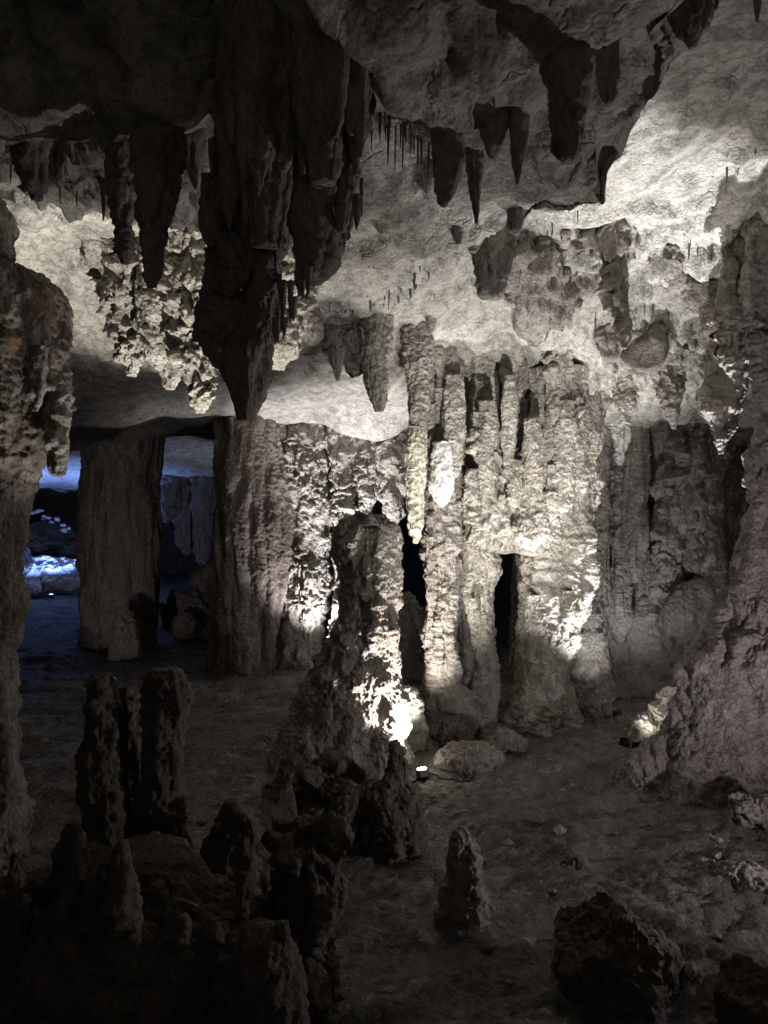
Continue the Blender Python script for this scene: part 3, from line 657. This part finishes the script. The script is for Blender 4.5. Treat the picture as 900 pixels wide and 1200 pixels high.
for k, (xa, xb, yb) in enumerate([(181, 207, 612), (203, 232, 650), (226, 247, 662), (243, 264, 640)]):
    m_ = (xa + xb) / 2
    hang([(548, xa - 4, xb + 4), (565, xa, xb), (600, xa + 2, xb - 3), (yb - 18, m_ - 7, m_ + 8), (yb, m_ - 2, m_ + 3)],
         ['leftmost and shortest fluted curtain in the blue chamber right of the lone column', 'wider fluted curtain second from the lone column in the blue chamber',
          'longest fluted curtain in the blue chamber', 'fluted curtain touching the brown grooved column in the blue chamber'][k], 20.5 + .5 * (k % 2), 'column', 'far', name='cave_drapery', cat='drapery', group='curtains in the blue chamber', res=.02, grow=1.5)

# soda straws: thin hollow drips in rows along the shelf lips
straw_m = body('soda_straw', [(0, 446, 454), (60, 447, 453), (120, 447.5, 452.5), (160, 449, 451)], 1.0, 'smooth', 'hang', res=.002)
straw_me = straw_m.data
bpy.data.objects.remove(straw_m)
_v = np.empty(len(straw_me.vertices) * 3, np.float32); straw_me.vertices.foreach_get('co', _v); _v = _v.reshape(-1, 3)
_v -= [_v[:, 0].mean(), 1.0, _v[:, 2].max()]; _v[:, 2] /= -_v[:, 2].min(); _v[:, :2] /= np.abs(_v[:, :2]).max()
straw_me.vertices.foreach_set('co', _v.ravel().astype(np.float32)); straw_me.update()
def straws(line, n, lmin, lmax, label, group, fat=1.0, jit=8):
    for k in range(n):
        t = (k + random.random() * .8) / n * (len(line) - 1)
        a = min(int(t), len(line) - 2); u = t - a
        px = line[a][0] + (line[a + 1][0] - line[a][0]) * u + random.uniform(-jit, jit) * .5
        py = line[a][1] + (line[a + 1][1] - line[a][1]) * u + random.uniform(-jit, jit)
        d = march(px, py); x = (px - CX) / F * d
        z = float(zc_base(np.array([x]), np.array([d]))[0])
        Lw = (lmin * .6 + (lmax - lmin * .6) * random.random() ** 1.8) / F * d
        o = bpy.data.objects.new('soda_straw', straw_me); COL.objects.link(o)
        w = random.uniform(.004, .012) * fat * d / 5
        o.location = (x, d, z + .06); o.scale = (w, w, Lw + .06); o.rotation_euler = (random.uniform(-.05, .05), random.uniform(-.05, .05), random.uniform(0, 6))
        T(o, label, 'stalactite', group)
straws([(0, 192), (60, 186), (110, 190)], 9, 8, 26, 'hair thin soda straw under the dark shelf at the left edge', 'soda straws at the left edge')
straws([(55, 205), (120, 212)], 9, 8, 26, 'thin soda straw in the row left of the dark cluster', 'soda straws left of the dark cluster')
straws([(428, 138), (470, 158), (508, 172)], 22, 14, 46, 'dark soda straw in the dense fringe right of the hanging mass', 'soda straw fringe right of the hanging mass', 1.5)
straws([(372, 345), (420, 348), (460, 345), (502, 312)], 28, 8, 26, 'short soda straw in the curved fringe above the middle ledge', 'soda straw fringe above the middle ledge', 1.6)
straws([(600, 272), (650, 268), (690, 258)], 12, 5, 14, 'tiny soda straw along the lit lip of the shelf', 'soda straws along the lit lip of the shelf')
straws([(690, 372), (740, 360), (790, 362)], 12, 6, 18, 'tiny soda straw on the bright ceiling beside the crooked drip', 'soda straws on the bright ceiling')
straws([(800, 290), (850, 292), (898, 286)], 14, 6, 20, 'tiny soda straw in the row at the right edge', 'soda straws at the right edge')
straws([(845, 215), (880, 180), (898, 160)], 8, 6, 22, 'tiny soda straw in the slanting row on the pale ceiling', 'slanting soda straws on the pale ceiling')

# --- pebbles on the open floor (one uncountable scatter)
pv, pf = [], []
ico = [(0, 0, 1), (.9, 0, .3), (.28, .85, .3), (-.72, .53, .3), (-.72, -.53, .3), (.28, -.85, .3), (.72, .53, -.4), (-.28, .85, -.4), (-.9, 0, -.4), (-.28, -.85, -.4), (.72, -.53, -.4), (0, 0, -1)]
icf = [(0, 1, 2), (0, 2, 3), (0, 3, 4), (0, 4, 5), (0, 5, 1), (1, 6, 2), (2, 7, 3), (3, 8, 4), (4, 9, 5), (5, 10, 1), (2, 6, 7), (3, 7, 8), (4, 8, 9), (5, 9, 10), (1, 10, 6), (11, 7, 6), (11, 8, 7), (11, 9, 8), (11, 10, 9), (11, 6, 10)]
for k in range(1300):
    d = 3.2 + 9 * random.random() ** 1.6; x = random.uniform(-.55, .6) * d
    z = float(zf_base(np.array([x]), np.array([d]))[0]) + float(floor_disp(np.array([[x, d, 0]], np.float32))[0])
    r = .006 + .055 * random.random() ** 7; b = len(pv); sy = random.uniform(.5, 1.1); sz = random.uniform(.4, .8)
    for v in ico:
        j = random.uniform(.75, 1.2); pv.append((x + v[0] * r * j, d + v[1] * r * j * sy, z + v[2] * r * j * sz))
    pf += [tuple(b + i for i in f) for f in icf]
tag(link_mesh('floor_pebbles', np.array(pv), np.zeros((0, 4), int), M['grey'], None, pf, False), 'scattered small pebbles on the cave floor', None, None, 'stuff')

# --- floor lamps
lamp_black = plain('black_painted_metal', (.02, .02, .02), .45)
def box_v(c, s, bev=.006):
    v = []
    for sx in (-1, 1):
        for sy in (-1, 1):
            for sz in (-1, 1):
                v.append((c[0] + sx * s[0], c[1] + sy * s[1], c[2] + sz * s[2]))
    f = [(0, 1, 3, 2), (4, 6, 7, 5), (0, 4, 5, 1), (2, 3, 7, 6), (0, 2, 6, 4), (1, 5, 7, 3)]
    return v, f

def bev_box(name, c, s, mat, parent):
    v, f = box_v(c, s)
    o = link_mesh(name, np.array(v), f, mat, parent, None, False)
    b = o.modifiers.new('edge', 'BEVEL'); b.width = .006; b.segments = 2
    return o

def disc(name, z, r, mat, parent, h=.012):
    n = 28; a = np.linspace(0, 2 * math.pi, n, endpoint=False)
    ring = lambda rr, zz: np.stack([rr * np.cos(a), rr * np.sin(a), np.full(n, zz)], -1)
    V = np.vstack([ring(r, z), ring(r, z + h), ring(r * .8, z + h * 1.5), [[0, 0, z + h * 1.7]], [[0, 0, z]]])
    i = np.arange(n); j = (i + 1) % n
    f4 = np.vstack([np.stack([i, j, n + j, n + i], -1), np.stack([n + i, n + j, 2 * n + j, 2 * n + i], -1)])
    t = np.vstack([np.stack([2 * n + i, 2 * n + j, np.full(n, 3 * n)], -1), np.stack([j, i, np.full(n, 3 * n + 1)], -1)])
    return link_mesh(name, V, f4, mat, parent, t)

def lamp(loc, target, energy, color, label, spot=100, blend=.5, rad=.05, es=40, size=.055, hood=False):
    e = bpy.data.objects.new('floor_lamp', None); COL.objects.link(e); e.location = loc
    T(e, label, 'lamp', 'lamps hidden on the cave floor')
    dirv = Vector(target) - Vector(loc)
    q = dirv.to_track_quat('Z', 'Y')
    piv = Vector((0, 0, .02))
    em = plain('lamp_glass', (.9, .9, .9), .2, 0, color, es)
    hd = bev_box('housing', (0, 0, -.03), (size, size, .035), lamp_black, e)
    ln = disc('lens', .006, size * .85, em, e)
    for o in (hd, ln):
        o.rotation_mode = 'QUATERNION'; o.rotation_quaternion = q; o.location = piv + Vector((0, 0, .045))
    if hood: bev_box('hood', (0, -size * 1.25, .055), (size * 1.3, .008, .06), lamp_black, e)
    bev_box('bracket', (0, 0, -.005), (size * 1.1, size * .6, .012), lamp_black, e)
    ld = bpy.data.lights.new('lamp_beam', 'SPOT'); ld.energy = energy; ld.color = color
    ld.spot_size = math.radians(spot); ld.spot_blend = blend; ld.shadow_soft_size = rad
    lo = bpy.data.objects.new('lamp_beam', ld); COL.objects.link(lo); lo.parent = e
    lo.location = piv + Vector((0, 0, .045)) + dirv.normalized() * .04
    lo.rotation_mode = 'QUATERNION'; lo.rotation_quaternion = dirv.to_track_quat('-Z', 'Y')
    return e

def ground(x, d):
    return float(zf_base(np.array([x]), np.array([d]))[0]) + float(floor_disp(np.array([[x, d, 0]], np.float32))[0])

def cable(e, pts):
    P = []
    for k in range(len(pts) - 1):
        for u in np.linspace(0, 1, 14, endpoint=False):
            x = pts[k][0] + (pts[k + 1][0] - pts[k][0]) * u; d = pts[k][1] + (pts[k + 1][1] - pts[k][1]) * u
            x += .03 * math.sin(9 * d + 5 * x); P.append((x, d, ground(x, d) + .014))
    P = np.array(P) - np.array(e.location); n = 8; V = []
    for p in P:
        for a in range(n):
            V.append((p[0] + .007 * math.cos(a * math.tau / n), p[1], p[2] + .007 * math.sin(a * math.tau / n)))
    link_mesh('cable', np.array(V), grid_faces(len(P), n, True), lamp_black, e)

WARM = (1.0, .96, .89); COOL = (.95, .97, 1.0); BLUE = (.25, .42, 1.0)
e1 = lamp((.36, 7.0, ground(.36, 7.0) - .01), (.08, 7.75, 2.6), 480, WARM, 'lit floor lamp glaring beside the squarish block', 112, .6, rad=.04, size=.05)
cable(e1, [(.36, 7.05), (.55, 6.9), (.75, 6.82), (.95, 7.0), (1.15, 7.35)])
lamp((1.40, 4.32, .0), (1.2, 8.3, 2.95), 1250, (1.0, .98, .93), 'floor lamp hidden behind the large angular boulder', 48, 1.0, es=3, rad=.03, size=.04)
lamp((2.51, 7.75, ground(2.51, 7.75) - .01), (1.9, 8.05, 4.2), 650, COOL, 'dark hooded floor lamp beside the bright wedge of rock', 66, .8, es=1.5, rad=.03, hood=True, size=.045)
lamp((2.58, 7.62, .03), (2.9, 7.95, .5), 16, WARM, 'small extra lamp added to light the bright wedge of rock', 80, .5, es=1, size=.03, hood=True)  # extra lamp added so the wedge is lit apart from the hooded beam
lamp((2.72, 8.75, .08), (2.9, 10.2, 2.6), 75, COOL, 'unseen fill lamp added behind the flat slab by the rear wall', 110, .8, es=.5, hood=True)  # added lamp, rakes the rear wall to bring out its relief
lamp((3.6, 7.95, .1), (3.2, 4.3, 5.0), 3000, COOL, 'floor lamp hidden behind the massive mauve flowstone', 62, .7, es=8)
lamp((-.95, 5.0, .06), (-1.95, 6.7, 3.8), 1500, WARM, 'floor lamp hidden behind the short dark stalagmite', 40, .7, es=8, rad=.03)
lamp((-.60, 9.95, .06), (-.3, 10.75, 3.5), 900, (.98, .95, 1.0), 'rear floor lamp hidden behind the tall stalagmite', 62, .6)
lamp(at(386, 786, 10.7), (-1.15, 11.5, 2.6), 300, (.98, .95, 1.0), 'floor lamp at the foot of the white crusted column', 90, .7)
lamp((-1.35, 4.8, .06), (-2.2, 4.86, 3.3), 260, WARM, 'floor lamp hidden behind the dark twin stalagmites', 26, .5, es=8)
lamp((-4.15, 7.6, .08), (-4.5, 13.4, 1.9), 110, (1.0, .96, .92), 'unseen fill lamp added behind the near left column', 46, .7, es=3)  # added lamp, lifts the lone column and the left floor
lamp((-3.3, 15.6, .1), (-5.2, 18.5, 4.0), 170, (.62, .70, 1.0), 'unseen fill lamp added behind the brown grooved column', 125, .5, es=8)  # added lamp, brightens the ceiling of the far chamber
lamp(at(60, 700, 19.8), at(60, 540, 20.5), 1500, (.20, .34, 1.0), 'blue floor lamp hidden among the far rocks', 130, .5, es=8)
lamp((3.5, 4.3, .35), (2.3, 4.9, 2.2), 210, (1.0, .93, .95), 'faint unseen fill lamp added outside the right edge before the mauve flowstone', 168, .6, es=4)  # added fill for the flowstone front, shelf underside and right floor

# ------------------------------------------------------------------ world, camera, render settings
w = bpy.data.worlds.new('World'); SC.world = w; w.use_nodes = True
bg = w.node_tree.nodes['Background']; bg.inputs['Color'].default_value = (1.0, .9, .8, 1); bg.inputs['Strength'].default_value = .055

cd = bpy.data.cameras.new('camera'); cam = bpy.data.objects.new('camera', cd); COL.objects.link(cam)
cam.location = (0, 0, H); cam.rotation_euler = (math.radians(90), 0, 0)
cd.sensor_fit = 'VERTICAL'; cd.sensor_height = 36; cd.sensor_width = 27; cd.lens = 26 * 867 / 866.67
cd.clip_end = 200; cd.clip_start = .05
SC.camera = cam
vs = SC.view_settings
vs.view_transform = 'Standard'; vs.look = 'None'; vs.gamma = 1; vs.exposure = 0; vs.use_curve_mapping = False
SC.render.engine = 'CYCLES'
SC.cycles.use_denoising = True; SC.cycles.denoising_prefilter = 'NONE'
SC.cycles.adaptive_threshold = .03; SC.cycles.max_bounces = 5; SC.cycles.diffuse_bounces = 4; SC.cycles.glossy_bounces = 2
SC.cycles.sample_clamp_indirect = 5
